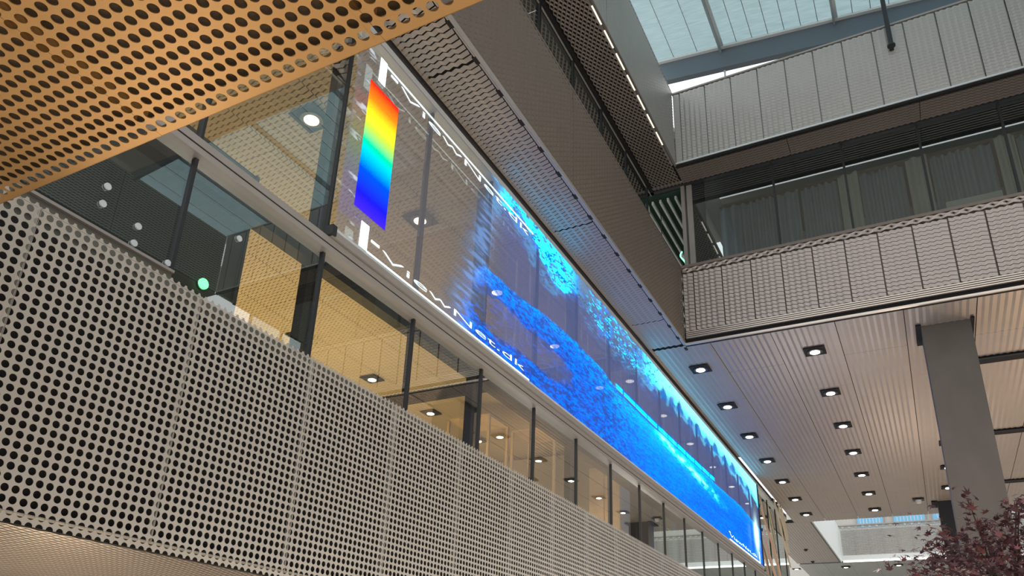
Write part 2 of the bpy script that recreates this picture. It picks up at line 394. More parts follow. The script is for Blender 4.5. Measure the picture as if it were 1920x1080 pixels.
# ------------------------------------------------------------------ main ceiling beyond the bridge + inner ceiling
def ceiling_cells(x0, x1, y0, y1, z, w=1.135, l=3.3, **kw):
    VV, FF, off = [], [], 0
    n = int(round((x1-x0)/w)); c = 0
    for i in range(n):
        a = x0+(x1-x0)*i/n; b = x0+(x1-x0)*(i+1)/n
        y = y0-(l*.5 if i % 2 else 0)
        while y < y1:
            p, q = max(y, y0), min(y+l, y1)
            if q-p > .2:
                V, F = zig(a+.006, b-.006, p+.004, q-.004, **kw)
                VV.append(np.stack([V[:,0], V[:,1], z-V[:,2]], -1)); FF.append(F+off); off += len(V)
            y += l
    return np.vstack(VV), np.vstack(FF)
V, F = ceiling_cells(-4.27, 9.35, 13.76, 30.7, ZC)
tag(mkbig('ceiling', V, F, M['mesh'], None, (2.5, 22, ZC)), 'ribbed metal mesh ceiling beyond the bridge with rows of downlights', 'ceiling', kind='structure')
tag(mk('ceiling', MB().box(-4.33, 9.4, YB+.02, 30.7, ZC+.10, ZC+.13), M['black'], None, (2.5, 22, ZC+.1)), 'dark board above the mesh ceiling beyond the bridge', 'ceiling', kind='structure')
V, F = ceiling_cells(-13.6, -4.52, .8, 13.7, ZC)
V2, F2 = ceiling_cells(-13.6, -4.52, 13.85, 30, ZC)
tag(mkbig('ceiling', np.vstack([V, V2]), np.vstack([F, F2+len(V)]), M['mesh_gold'], None, (-9, 10, ZC)), 'golden mesh ceiling of the room behind the glass', 'ceiling', kind='structure')
tag(mk('ceiling', MB().box(-13.8, -4.46, .6, 30.2, ZC+.10, ZC+.13), M['mesh_dark'], None, (-9, 10, ZC+.1)), 'dark board above the golden mesh ceiling', 'ceiling', kind='structure')
P = thing('mesh_soffit', 'mesh ceiling strip at the end of the glass beside the far opening', 'soffit', (-4.2, 35, ZC))
V, F = zig(-5.6, -3.62, 30.72, 40)
mkbig('soffit_panel', np.stack([V[:,0], V[:,1], ZC-V[:,2]], -1), F, M['mesh'], P)
mk('backing_board', MB().box(-5.6, -3.62, 30.72, 40, ZC+.1, ZC+.13), M['black'], P)

# downlights -------------------------------------------------------
def downlight(label, group, x, y, lens, s=.20):
    P = thing('ceiling_light', label, 'ceiling light', (x, y, ZC), group)
    z = ZC-.035
    mk('trim', MB().box(x-s, x+s, y-s, y+s, z, z+.012), M['black'], P)
    mk('ring', MB().disc((x, y, z-.018), s*.72, 'z', 24, .02), M['dark'], P)
    mk('lamp', MB().disc((x, y, z-.026), s*.46, 'z', 20, .012), lens, P)
    return P
gm = 'square downlights in the ceiling beyond the bridge'
P0 = downlight('square downlight in the glass-side row nearest the bridge corner', gm, -3.63, 14.94, M['lamp_white'])
RN = {-3.63: 'row nearest the glass', -1.36: 'row between glass and column', .91: 'row beside the concrete column', 3.18: 'row right of the concrete column'}
for x, rn in RN.items():
    for k in range(7):
        if x == -3.63 and k == 0: continue
        if x == 3.18 : continue
        if x == .91 and k in (0,): continue
        dup(P0, (x, 14.94+2.39*k, ZC), f'square downlight {ORD[k]} from the bridge in the {rn}')
gi = 'square downlights in the golden ceiling behind the glass'
Q0 = downlight('square warm downlight behind the glass beside the rainbow patch', gi, -5.94, 5.48, M['lamp_warm'], .20)
RI = {-5.94: 'front row behind the glass', -8.21: 'second row behind the glass', -10.46: 'third row behind the glass'}
for x, rn in RI.items():
    for k in range(7):
        if x == -5.94 and k == 0: continue
        if k == 0 and x == -10.46: continue
        dup(Q0, (x, 5.48+2.39*k, ZC), f'square warm downlight {ORD[k]} from the walkway in the {rn}')
gf = 'downlights in the far ceiling beyond the second opening'
for x, lb in ((-5.87,'far downlight left of the second opening'), (-3.57,'far downlight below the left end of the far parapet'), (-1.24,'far downlight below the middle of the far parapet')):
    dup(P0, (x, 41.4, ZC), lb)['group'] = gf
for k, (y, xa, xb) in enumerate(((16.65, 1.42, 3.6), (21.6, 1.9, 4.1), (26.7, 2.38, 4.6))):
    P = thing('slot_diffuser', ['long black ceiling slot nearest the bridge right of the column','long black ceiling slot in the middle right of the column','long black ceiling slot farthest from the bridge right of the column'][k], 'air slot', (xa, y, ZC), 'black ceiling slots')
    mk('slot', MB().box(xa, xb, y-.13, y+.13, ZC-.05, ZC+.02), M['black'], P)
    mk('flange', MB().box(xa-.02, xb, y-.15, y-.13, ZC-.055, ZC-.035).box(xa-.02, xb, y+.13, y+.15, ZC-.055, ZC-.035), M['dark'], P)
for (x, y, lb) in ((-4.68,36.3,'small black smoke detector on the narrow mesh strip, upper one'), (-4.84,40-.5,'small black smoke detector on the narrow mesh strip, lower one')):
    P = thing('smoke_detector', lb, 'detector', (x, y, ZC), 'smoke detectors')
    mk('base', MB().disc((x,y,ZC-.05), .09, 'z', 14, .03), M['dark'], P); mk('sensor', MB().disc((x,y,ZC-.09), .05, 'z', 14, .04), M['dark'], P)
P = thing('ceiling_projector', 'small pale ceiling unit hanging before the far opening', 'sensor', (.03, 28.2, ZC))
mk('plate', MB().box(-.14, .20, 28.05, 28.35, ZC-.06, ZC-.03), M['dark'], P); mk('body', MB().disc((.03,28.2,ZC-.16), .07, 'z', 16, .10, .09), M['white_board'], P)

# columns ----------------------------------------------------------
P = thing('concrete_column', 'big square grey concrete column at right, black collar at ceiling', 'column', (.92, 14.97, -H))
mk('shaft', MB().box(.52, 1.31, 14.64, 15.30, -H, ZC+.05), M['concrete'], P)
mk('collar', MB().box(.43, .52, 14.50, 15.41, ZC-.05, ZC-.02).box(1.31, 1.37, 14.50, 15.41, ZC-.05, ZC-.02).box(.52, 1.31, 15.30, 15.41, ZC-.05, ZC-.02), M['black'], P)
P = thing('concrete_column', 'dark narrow column half hidden behind the big concrete column', 'column', (.95, 29.1, -H))
mk('shaft', MB().box(.57, 1.36, 28.75, 29.45, -H, ZC), M['dark'], P)  # shadow on this column put into its dark colour
mk('collar', MB().box(.40, .57, 28.65, 29.55, ZC-.05, ZC-.02).box(1.36, 1.5, 28.65, 29.55, ZC-.05, ZC-.02), M['black'], P)

# ------------------------------------------------------------------ far atrium and far parapet
YF = 40.2
P = thing('mesh_parapet', 'pale far parapet of white mesh panels beyond the second opening', 'parapet', (2, YF, ZC))
e = [-3.55+.62*k for k in range(22)]
for a, b in zip(e[:-1], e[1:]):
    V, F = zig(a+.02, b-.02, 6.9, 8.12)
    mkbig('mesh_panel', np.stack([V[:,0], YF-V[:,2], V[:,1]], -1), F, M['mesh_pale'], P)
    mk('seam_post', MB().box(b-.03, b+.03, YF+.01, YF+.05, 6.9, 8.12), M['frame'], P)
mk('backing_board', MB().box(-3.6, 9.5, YF+.06, YF+.1, 6.7, 8.2), M['white_board'], P)
V, F = zig(-3.55, 9.4, 8.16, 8.30, L=.3, S=.14, W=.06, tilt=.3, alt=True)
mkbig('top_band', np.stack([V[:,0], YF-V[:,2]-.02, V[:,1]], -1), F, M['mesh_pale'], P)
mk('handrail', MB().box(-3.6, 9.5, YF-.04, YF+.12, 8.30, 8.36), M['frame'], P)
mk('skirt', MB().box(-3.6, 9.5, YF-.02, YF+.05, 6.66, 6.9), M['white_board'], P)
mk('light_strip', MB().box(-3.55, 9.5, YF-.04, YF-.022, 6.58, 6.66), M['led_strip'], P)
P = thing('glass_balustrade', 'pale glass and board fascia left of the far parapet', 'balustrade', (XF, 35, ZC))
mk('board', MB().box(XF-.06, XF, 30.72, YF-.05, ZC, ZR), M['white_board'], P)
mk('clip_strip', MB().box(XF-.09, XF-.06, 30.8, YF-.1, ZC-.03, ZC+.03), M['dark'], P)
V, F = ceiling_cells(-5.6, 9.45, 40.3, 46, ZC)
tag(mkbig('ceiling', V, F, M['mesh_pale'], None, (2, 43, ZC)), 'mesh ceiling strip below the far parapet', 'ceiling', kind='structure')
tag(mk('ceiling', MB().box(-5.6, 9.5, YF+.1, 46.4, ZC+.10, ZC+.13), M['dark'], None, (2, 43, ZC+.1)), 'dark board above the farthest ceiling strip', 'ceiling', kind='structure')
P = thing('glazed_facade', 'far teal glass wall under the far parapet', 'glass facade', (2, 46, 3))
for k in range(9):
    a = -5.6+1.75*k
    mk('pane', MB().quad((a,46,2.0),(a+1.75,46,2.0),(a+1.75,46,ZC),(a,46,ZC)), M['glass_dark'], P)
    mk('mullion', MB().box(a-.03, a+.03, 45.97, 46.05, 2.0, ZC), M['frame'], P)
mk('head', MB().box(-5.6, 10.2, 45.95, 46.05, ZC-.12, ZC), M['frame'], P)
tag(mk('wall_far', MB().box(-8, 10, 48.5, 48.7, -H, 11), M['wall_pale'], None, (1, 48.6, -H)), 'pale far wall behind the far parapet', 'wall', kind='structure')
gw = 'blue windows above the far parapet'
for k, (xa, xb, lb) in enumerate(((-2.9,-1.7,'dark blue window above the left of the far parapet'), (-1.2,.2,'blue ribbed window above the middle of the far parapet'), (.55,.95,'narrow blue window beside the dark narrow column'))):
    P = thing('far_window', lb, 'window', (xa, 43, 8.4), gw)
    mk('frame', MB().box(xa-.06, xa, 42.9, 43.0, 8.4, 10).box(xb, xb+.06, 42.9, 43.0, 8.4, 10).box(xa-.06, xb+.06, 42.9, 43, 9.95, 10.05), M['frame'], P)
    mk('pane', MB().box(xa, xb, 42.93, 42.96, 8.4, 9.95), M['screen_blue'], P)
    mb = MB(); n = max(1, int((xb-xa)/.14))
    for i in range(1, n): mb.box(xa+(xb-xa)*i/n-.015, xa+(xb-xa)*i/n+.015, 42.90, 42.92, 8.4, 9.95)
    if n > 1: mk('blind', mb, M['white_board'], P)
tag(mk('wall_gallery', MB().box(-5, 10, 43.0, 43.1, 8.3, 11), M['wall_pale'], None, (1, 43, 8.3)), 'pale gallery wall above the far parapet', 'wall', kind='structure')

# ------------------------------------------------------------------ skylight
T = .117
zs = lambda x: 14.53-T*(x+4.0)
SY0, SY1 = 10.45, 14.3
P = thing('skylight', 'sloping skylight of pale daylit fabric between steel beams', 'skylight', (2.4, 12.4, 14))
def roof_mat():
    m = bpy.data.materials.new('daylit skylight fabric'); m.use_nodes = True
    nt = m.node_tree; L = nt.links; b = nt.nodes['Principled BSDF']
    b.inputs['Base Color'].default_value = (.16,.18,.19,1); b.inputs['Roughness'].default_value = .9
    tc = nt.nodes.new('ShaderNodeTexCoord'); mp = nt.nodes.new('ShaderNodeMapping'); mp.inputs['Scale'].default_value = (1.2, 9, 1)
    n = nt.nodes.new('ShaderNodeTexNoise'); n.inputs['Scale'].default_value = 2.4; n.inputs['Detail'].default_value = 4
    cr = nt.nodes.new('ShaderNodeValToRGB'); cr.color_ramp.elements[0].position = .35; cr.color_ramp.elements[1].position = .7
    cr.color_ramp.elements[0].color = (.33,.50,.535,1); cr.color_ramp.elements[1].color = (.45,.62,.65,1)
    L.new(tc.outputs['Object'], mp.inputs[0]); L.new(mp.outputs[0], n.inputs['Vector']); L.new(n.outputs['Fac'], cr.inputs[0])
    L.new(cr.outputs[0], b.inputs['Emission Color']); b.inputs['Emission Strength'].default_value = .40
    return m
M['sky_fabric'] = roof_mat()
LX = [XF-.6, -2.51, -.05, 2.41, 4.87, 7.33, 9.3]
for a, b in zip(LX[:-1], LX[1:]):
    n = 7 if b-a > 2 else 3
    for i in range(n):
        p = a+(b-a)*i/n+.008; q = a+(b-a)*(i+1)/n-.008
        mk('fabric_panel', MB().add([(p,SY0,zs(p)),(q,SY0,zs(q)),(q,SY1,zs(q)),(p,SY1,zs(p)),(p,SY0,zs(p)+.01),(q,SY0,zs(q)+.01),(q,SY1,zs(q)+.01),(p,SY1,zs(p)+.01)], [(0,3,2,1),(4,5,6,7),(0,1,5,4),(1,2,6,5),(2,3,7,6),(3,0,4,7)]), M['sky_fabric'], P)
M['seam'] = mat('grey seam strip', (.30,.36,.38), .6)
def sbeam(x, w, d, m, name):
    z = zs(x); mk(name, MB().box(x-w, x+w, SY0, SY1, z-d, z-.004), m, P)
for a, b in zip(LX[:-1], LX[1:]):
    n = 7 if b-a > 2 else 3
    for i in range(1, n): sbeam(a+(b-a)*i/n, .008, .014, M['seam'], 'seam')
for x in LX[1:-1]:
    sbeam(x+.02, .035, .05, M['silver'], 'glazing_bar'); sbeam(x-.035, .022, .16, M['seam'], 'beam')
def cross(y0, y1, top, bot, m, name):
    V = []; 
    for x in (XF-.7, 9.3):
        for y in (y0, y1):
            for d in (top, bot): V.append((x, y, zs(x)-d))
    mk(name, MB().add(V, [(0,1,3,2),(4,6,7,5),(0,4,5,1),(2,3,7,6),(0,2,6,4),(1,5,7,3)]), m, P)
M['steel_blue'] = mat('blue grey steel', (.14,.17,.20), .5, .2, .05, 2)
cross(14.22, 14.30, -.02, .06, M['white_board'], 'edge_bar')  # daylight on the silver bar put into its white colour
cross(14.30, 14.45, .05, .60, M['steel_blue'], 'cross_beam')
cross(10.37, 10.45, -.02, .30, M['steel_blue'], 'cross_beam')
for x in (-2.51, -.05, 2.41, 4.87, 7.33):
    mk('hanger', MB().box(x-.02, x+.02, 14.40, 14.46, 12.9, zs(x)-.55), M['silver'], P)
tag(mk('ceiling', MB().box(-6, 11, 5, 10.36, 13.0, 13.2), M['wall'], None, (2, 2, 13.0)), 'solid roof slab on the near side of the skylight', 'ceiling', kind='structure')
tag(mk('ceiling', MB().box(-6, XF-.28, 10.3, 20, 12.75, 12.9).box(XF-.3, 11, 14.5, 20, 12.3, 12.5), M['wall'], None, (2, 17, 12.4)), 'roof slab behind the upper bridge', 'ceiling', kind='structure')

# ------------------------------------------------------------------ level two glazing
YG = 14.45
P = thing('glazed_facade', 'dark glass wall of the bridge gallery between the two mesh parapets', 'glass facade', (2, YG, 8))
gx = [-3.45, -1.72, -.33, 1.07, 2.46, 3.85, 5.24, 6.63, 8.0]
for a, b in zip(gx[:-1], gx[1:]):
    mk('pane', MB().quad((a,YG,7.0),(b,YG,7.0),(b,YG,ZU),(a,YG,ZU)), M['glass_dark'], P)
for x in gx[1:]:
    mk('mullion', MB().box(x-.022, x+.022, YG-.03, YG+.05, 7.0, ZU), M['dark'], P)
cp = mk('corner_post', MB().box(-3.70, -3.62, YG-.05, YG+.15, 7.0, ZU).box(-3.58, -3.46, YG-.02, YG+.2, 7.0, ZU), M['frame'], P)
mk('corner_panel', MB().box(-3.46, -3.20, YG+.04, YG+.1, 7.0, ZU), M['dark'], P)
tag(mk('floor', MB().box(XF, XR, YB+.1, 18, 6.72, 6.95).box(-9, XF-.1, 2.6, 22, 6.72, 6.95), M['floor'], None, (2, 16, 6.8)), 'upper gallery floor behind the bridge parapet', 'floor', kind='structure')
tag(mk('ceiling', MB().box(-3.4, XR, 14.5, 18, ZU-.02, ZU+.1), M['dark'], None, (2, 16, ZU)), 'dark gallery ceiling behind the bridge glazing', 'ceiling', kind='structure')
tag(mk('wall_gallery', MB().box(-3.3, XR, 17.4, 17.5, 6.9, ZU), M['wall'], None, (2, 17.4, 6.9)), 'grey gallery back wall behind the curtains', 'wall', kind='structure')
def curtain(x0, x1, y, z0, z1, m, label, amp=.05, per=.17):
    P = thing('curtain', label, 'curtain', ((x0+x1)/2, y, z0), 'floor-length curtains behind the bridge glazing')
    n = int((x1-x0)/per*10); xs = np.linspace(x0, x1, n+1)
    ph = np.cumsum(np.full(n+1, 2*PI/10)*(1+.25*np.sin(xs*5.1)))
    yy = y+amp*np.sin(ph)+.02*np.sin(xs*9.7)
    V = [(xs[i], yy[i], z) for z in (z0, z1) for i in range(n+1)]
    mk('fabric', MB().add(V, [(i,i+1,n+2+i,n+1+i) for i in range(n)]), m, P, smooth=True)
    mk('curtain_rail', MB().box(x0, x1, y-.02, y+.02, z1, z1+.03), M['dark'], P)
curtain(-3.1, -1.35, 15.5, 6.95, 10.75, M['curtain'], 'grey blue pleated curtain nearest the corner post')
curtain(-1.3, -.55, 15.5, 6.95, 10.75, M['curtain'], 'narrow grey blue pleated curtain left of the first pale curtain')
curtain(-.52, -.12, 15.35, 6.95, 10.75, M['curtain_pale'], 'narrow pale linen curtain left of middle', .04)
curtain(-.1, .75, 15.5, 6.95, 10.75, M['curtain'], 'grey blue pleated curtain in the middle of the gallery')
curtain(.8, 1.2, 15.35, 6.95, 10.75, M['curtain_pale'], 'pale linen curtain beside the middle mullion', .04)
curtain(1.25, 2.35, 15.5, 6.95, 10.75, M['curtain'], 'wide grey blue curtain right of the middle mullion')
curtain(2.4, 2.75, 15.35, 6.95, 10.75, M['curtain_pale'], 'pale linen curtain at the right edge of the picture', .04)
curtain(2.8, 4.2, 15.5, 6.95, 10.75, M['curtain'], 'grey blue pleated curtain beyond the right picture edge')
gp = 'pale screens standing in the gallery'
for k, (xa, xb, z1, lb) in enumerate(((-1.62,-.62,9.15,'pale screen board behind the left part of the bridge glazing'), (1.35,2.3,9.35,'pale screen board behind the right part of the bridge glazing'))):
    P = thing('screen_board', lb, 'screen', ((xa+xb)/2, 15.1, 6.95), gp)
    mk('board', MB().box(xa, xb, 15.08, 15.12, 7.0, z1), M['wall_pale'], P)
    mk('foot', MB().box(xa+.1, xa+.2, 14.9, 15.3, 6.95, 7.0), M['dark'], P); mk('foot', MB().box(xb-.2, xb-.1, 14.9, 15.3, 6.95, 7.0), M['dark'], P)
# left glazing of level two
P = thing('glazed_facade', 'dark glazing strip between the brown and grey mesh parapets', 'glass facade', (-4.4, 9, 8))
mk('pane', MB().quad((-4.4,2.6,7.0),(-4.4,14.3,7.0),(-4.4,14.3,ZU),(-4.4,2.6,ZU)), M['glass_dark'], P)
for k in range(9):
    y = 3.0+1.39*k; mk('mullion', MB().box(-4.45, -4.38, y-.03, y+.03, 7.0, ZU), M['dark'], P)
P = thing('curtain', 'dark pleated curtain behind the left glazing strip', 'curtain', (-5, 9, 6.95))
n = 700; yy = np.linspace(2.6, 14.3, n+1); xx = -5.1+.05*np.sin(yy*2*PI/.17)
V = [(xx[i], yy[i], z) for z in (6.95, ZU) for i in range(n+1)]
mk('fabric', MB().add(V, [(i,i+1,n+2+i,n+1+i) for i in range(n)]), M['dark'], P, smooth=True)
mk('curtain_rail', MB().box(-5.14, -5.06, 2.6, 14.3, ZU-.03, ZU), M['dark'], P)
# corner view: slatted green ceiling, plant, neon, spots
P = thing('slat_ceiling', 'slatted dark green ceiling seen through the gallery corner', 'slatted ceiling', (-5, 17.5, 10.75))
mk('board', MB().box(-8.5, -3.55, 14.5, 22, 10.84, 10.88), M['green_board'], P)
for k in range(26): mk('slat', MB().box(-8.4+.18*k, -8.4+.18*k+.045, 14.6, 22, 10.70, 10.78), M['slat'], P)
for k, (x, y, z, lb) in enumerate(((-5.05,17.5,10.5,'small spotlight under the green slats, upper one'), (-5.0,16.3,9.75,'small spotlight under the green slats, middle one'), (-4.35,15.0,8.9,'small spotlight beside the gallery plant'))):
    P = thing('spotlight', lb, 'spotlight', (x, y, z), 'spotlights under the green slats')
    mk('body', MB().tube([(x,y,z+.02),(x,y,z+.16)], .05, 12), M['dark'], P); mk('stem', MB().tube([(x,y,z+.16),(x,y,10.72)], .01, 6), M['dark'], P)
    mk('lamp', MB().disc((x,y,z), .045, 'z', 14, .02), M['lamp_warm'], P)
def leaf_cloud(mb, c, rad, n, size, shape):
    for i in range(n):
        d = Vector(rng.normal(size=3)); d.normalize(); r = rng.random()**.45
        p = Vector(c)+Vector((d.x*rad[0]*r, d.y*rad[1]*r, d.z*rad[2]*r))
        Rm = (Matrix.Rotation(rng.random()*2*PI, 3, 'Z') @ Matrix.Rotation((rng.random()-.5)*1.9, 3, 'X') @ Matrix.Rotation((rng.random()-.5)*1.2, 3, 'Y'))
        s = size*(.6+.7*rng.random())
        mb.add([tuple(p+Rm @ (Vector(q)*s)) for q in shape], [tuple(range(len(shape)))])
OVAL = [(0,0,0),(.3,.3,.05),(.35,.6,.08),(0,1,0),(-.35,.6,.08),(-.3,.3,.05)]
P = thing('potted_plant', 'small green plant at the gallery corner beside the neon tube', 'plant', (-4.02, 14.75, 6.95))
mb = MB(); leaf_cloud(mb, (-4.05,14.75,8.75), (.22,.2,.45), 220, .10, OVAL); mk('foliage', mb, M['leaf_green'], P)['kind'] = 'stuff'
mk('stem', MB().tube([(-4.02,14.75,7.3),(-4.04,14.75,8.6)], .02, 7), M['bark'], P)
mk('pot', MB().disc((-4.02,14.75,6.95), .16, 'z', 18, .38, .2), M['terracotta'], P)
P = thing('neon_tube', 'wavy green neon tube above the gallery plant', 'neon light', (-3.88, 14.9, 9.2))
mk('tube', MB().tube([(-3.86+.05*math.sin(t*6), 14.9+.02*math.cos(t*5), 9.02+.45*t) for t in np.linspace(0,1,24)], .016, 8), M['neon'], P)

# ------------------------------------------------------------------ room behind the lower glass
tag(mk('floor', MB().box(-14, -4.5, .6, 31, .8, 1.0).box(-4.5, XF-.16, .6, 29, .8, 1.0), M['floor'], None, (-9, 15, .8)), 'gallery floor behind the glass facade', 'floor', kind='structure')
tag(mk('wall_back', MB().box(-13.8, -13.6, .6, 30, 1.0, ZC), M['wall'], None, (-13.7, 15, 1.0)), 'back wall of the room behind the glass', 'wall', kind='structure')
tag(mk('wall_near', MB().box(-13.6, -5.0, .6, .75, 1.0, ZC), M['wall'], None, (-9, .7, 1.0)), 'near end wall of the room behind the glass', 'wall', kind='structure')
tag(mk('wall_end', MB().box(-13.6, -5.2, 29.8, 30, 1.0, ZC), M['wall'], None, (-9, 30, 1.0)), 'far end wall of the room behind the glass', 'wall', kind='structure')
tag(mk('beam', MB().box(-13.6, -4.55, 13.70, 13.85, ZC-.26, ZC+.06), M['black'], None, (-9, 13.75, ZC)), 'black beam line across the golden ceiling behind the glass', 'beam')
P = thing('partition', 'dark green-grey partition standing just behind the glass at far left', 'partition', (-5.0, 2.4, 1.0))
mk('panel', MB().box(-5.05, -4.87, .76, 3.95, 1.0, 4.30), M['partition'], P)
mk('edge_post', MB().box(-5.07, -4.85, 3.95, 3.99, 1.0, 4.30), M['partition'], P)
P = thing('exit_reflection', 'green reflection of an exit light, built as a glowing disc on the partition', 'lamp', (-4.86, 3.62, 3.1))
mk('lens', MB().disc((-4.862,3.64,3.02), .045, 'x', 20, .02), M['exit'], P)  # glowing disc standing in for an exit light's reflection
mk('glow_rim', MB().disc((-4.869,3.64,3.02), .055, 'x', 20, .01), M['dark'], P)
# shelving frames and cupboards beyond the beam
gs = 'beige open shelving frames in the room behind the glass'
def frame_unit(x0, x1, y, z0, z1, d, label):
    P = thing('shelving_frame', label, 'shelving', ((x0+x1)/2, y, z0), gs)
    t = .06
    for x in (x0, x1):
        for yy in (y, y+d): mk('upright', MB().box(x-t/2, x+t/2, yy-t/2, yy+t/2, z0, z1), M['birch'], P)
    for k in range(4):
        z = z0+(z1-z0)*k/3
        mk('shelf', MB().box(x0, x1, y-t/2, y+d+t/2, z-.02, z+.02), M['birch'], P)
frame_unit(-9.6, -8.5, 14.6, 1.0, 6.1, .9, 'beige open shelving frame deepest behind the black beam')
frame_unit(-8.3, -7.2, 15.4, 1.0, 5.9, .9, 'beige open shelving frame nearest the glass behind the black beam')
tag(mk('cupboard', MB().box(-7.0, -6.2, 17.0, 17.8, 1.0, 5.3).box(-6.98, -6.62, 16.98, 17.0, 1.1, 5.2).box(-6.58, -6.22, 16.98, 17.0, 1.1, 5.2), M['birch'], None, (-6.6,17.4,1.0)), 'pale birch cupboard beside the shelving frames', 'cupboard')
tag(mk('room_divider', MB().box(-13.59, -6.1, 19.0, 19.15, 1.0, 6.4), M['wall'], None, (-9.8,19,1.0)), 'warm grey divider wall across the room behind the glass', 'wall')
tag(mk('column_cladding', MB().box(-6.1, -5.75, 19.6, 19.95, 1.0, 6.5), M['olive'], None, (-5.9,19.8,1.0)), 'yellow green slender column behind the lower glass', 'column')
P = thing('dark_cabinet', 'tall dark cabinet standing behind the lower glass before the reflections', 'cabinet', (-6.0, 22.6, 1.0))
mk('body', MB().box(-6.5, -5.5, 22.2, 23.2, 1.0, 4.35), M['dark'], P); mk('top', MB().box(-6.55, -5.45, 22.15, 23.25, 4.35, 4.42), M['black'], P)
# curved timber ribs
gr = 'curved bent wood ribs at the end of the glass'
def rib(label, x, pts, m, w=.20, t=.02):
    """bent blade hanging beside the glass; pts are (y, z) along its middle"""
    P = thing('curved_rib', label, 'wooden rib', (x, pts[0][0], pts[0][1]), gr)
    n = 22; s_ = np.linspace(0, 1, len(pts)); q = np.linspace(0, 1, n)
    Y = np.interp(q, s_, [p[0] for p in pts]); Z = np.interp(q, s_, [p[1] for p in pts])
    for _ in range(6):
        Y[1:-1] = (Y[:-2]+2*Y[1:-1]+Y[2:])/4; Z[1:-1] = (Z[:-2]+2*Z[1:-1]+Z[2:])/4
    V = []
    for k in range(n):
        ww = w*(.25+.75*min(1, 2.5*q[k]))*(1 if q[k] < .8 else 1-1.2*(q[k]-.8))
        V += [(x-t,Y[k]-ww/2,Z[k]),(x+t,Y[k]-ww/2,Z[k]),(x+t,Y[k]+ww/2,Z[k]),(x-t,Y[k]+ww/2,Z[k])]
    F = [(4*k+c,4*k+(c+1)%4,4*k+4+(c+1)%4,4*k+4+c) for k in range(n-1) for c in range(4)]+[(0,1,2,3),tuple(4*n-4+c for c in (3,2,1,0))]
    mk('blade', MB().add(V, F), m, P)
    mk('bracket', MB().box(x-.10, x-.02, Y[0]-.03, Y[0]+.03, Z[0]-.05, Z[0]+.03), M['dark'], P)
rib('pinkish bent wood rib crossing the screen edge, upper one', -4.25, [(24.0,5.75),(24.35,5.35),(24.95,5.10),(25.35,4.85),(25.8,4.6),(26.1,4.3),(26.3,3.95),(26.45,3.5)], M['wood'], .30)
rib('pinkish bent wood rib crossing the screen edge, lower one', -4.22, [(23.95,5.0),(24.1,4.66),(24.47,4.35),(24.8,4.08),(25.3,3.80),(25.5,3.5)], M['wood'], .32)
rib('bleached bent wood rib hanging at the glass end, left one', -4.2, [(26.2,6.45),(26.4,6.15),(26.8,5.78),(27.33,5.31),(27.8,4.9),(28.3,4.55)], M['wood_pale'], .18)
rib('bleached bent wood rib hanging at the glass end, middle one', -4.2, [(26.95,6.5),(27.16,6.32),(27.57,5.94),(27.92,5.46),(28.25,5.03)], M['wood_pale'], .18)
rib('bleached bent wood rib hanging at the glass end, right one', -4.2, [(27.5,6.5),(27.68,6.34),(27.95,6.02),(28.3,5.5)], M['wood_pale'], .16)

# ------------------------------------------------------------------ transparent LED display
P = thing('led_display', 'long transparent LED screen showing a blue river picture, rainbow patch and white captions', 'screen', (-4.31, 14, 3.9))
XD = -4.32
def emit_mat(name, col, s): return mat(name, (.02,.02,.02), .4, 0, emit=col, strength=s)
M['led_white'] = emit_mat('white LED glow', (.80,1,1), 1.5)
mk('bottom_rail', MB().box(-4.37, -4.30, 4.43, 24.0, 3.795, 3.865), M['frame'], P)
mk('bottom_bead', MB().box(-4.335, -4.295, 4.46, 24.0, 3.865, 3.89), M['silver'], P)
mk('end_clip', MB().box(-4.36, -4.28, 4.40, 4.46, 3.80, 3.90), M['dark'], P)
mk('end_strip', MB().box(-4.36, -4.30, 23.93, 24.0, 3.87, 6.40), M['dark'], P)
# the picture
NY, NZ = 760, 150
ty = np.linspace(1/4.46, 1/23.9, NY); Yg = 1/ty
Zg = np.linspace(3.895, 6.385, NZ)
YY, ZZ = np.meshgrid(Yg, Zg, indexing='ij')
def vnoise(y, z, sy, sz, seed):
    r = np.random.default_rng(seed); T_ = r.random((64, 64))
    a = y*sy; b = z*sz; i = np.floor(a).astype(int); j = np.floor(b).astype(int); fa = a-i; fb = b-j
    fa = fa*fa*(3-2*fa); fb = fb*fb*(3-2*fb)
    g = lambda p, q: T_[p % 64, q % 64]
    return (g(i,j)*(1-fa)+g(i+1,j)*fa)*(1-fb)+(g(i,j+1)*(1-fa)+g(i+1,j+1)*fa)*fb
def fbm(y, z, sy, sz, seed, o=4):
    t = 0; a = .5; n = 0
    for k in range(o): t = t+a*vnoise(y, z, sy*2**k, sz*2**k, seed+k); n += a; a *= .55
    return t/n
sm = lambda a, b, x: np.clip((x-a)/(b-a), 0, 1)**2*(3-2*np.clip((x-a)/(b-a), 0, 1))
skyb = np.interp(Yg, [6.9,7.4,8.4,9.0,9.3,9.94,10.84,12.1,14.3,16.65,19.1,21,23.0,23.6,24], [6.22,6.14,6.06,5.92,5.86,6.0,5.84,5.80,5.86,5.86,5.88,5.88,5.86,5.7,5.6])[:,None]
wat = np.interp(Yg, [6.9,7.8,8.8,9.95,11.06,11.8,13.7,16.1,18.45,21.4,23.5], [4.95,4.99,5.08,5.16,5.13,5.0,4.98,5.08,5.06,5.13,5.0])[:,None]
left = np.interp(Zg, [3.74,3.91,4.25,4.61,4.98,5.35,6.04,6.4], [6.4,6.5,6.65,6.78,6.95,7.05,7.22,7.3])[None,:]
n1 = fbm(YY, ZZ, 1.6, 5, 11); n2 = fbm(YY, ZZ, 4, 16, 23); n3 = fbm(YY*.6, ZZ, 1.2, 22, 37); nf = fbm(YY, ZZ, 9, 40, 51, 3)
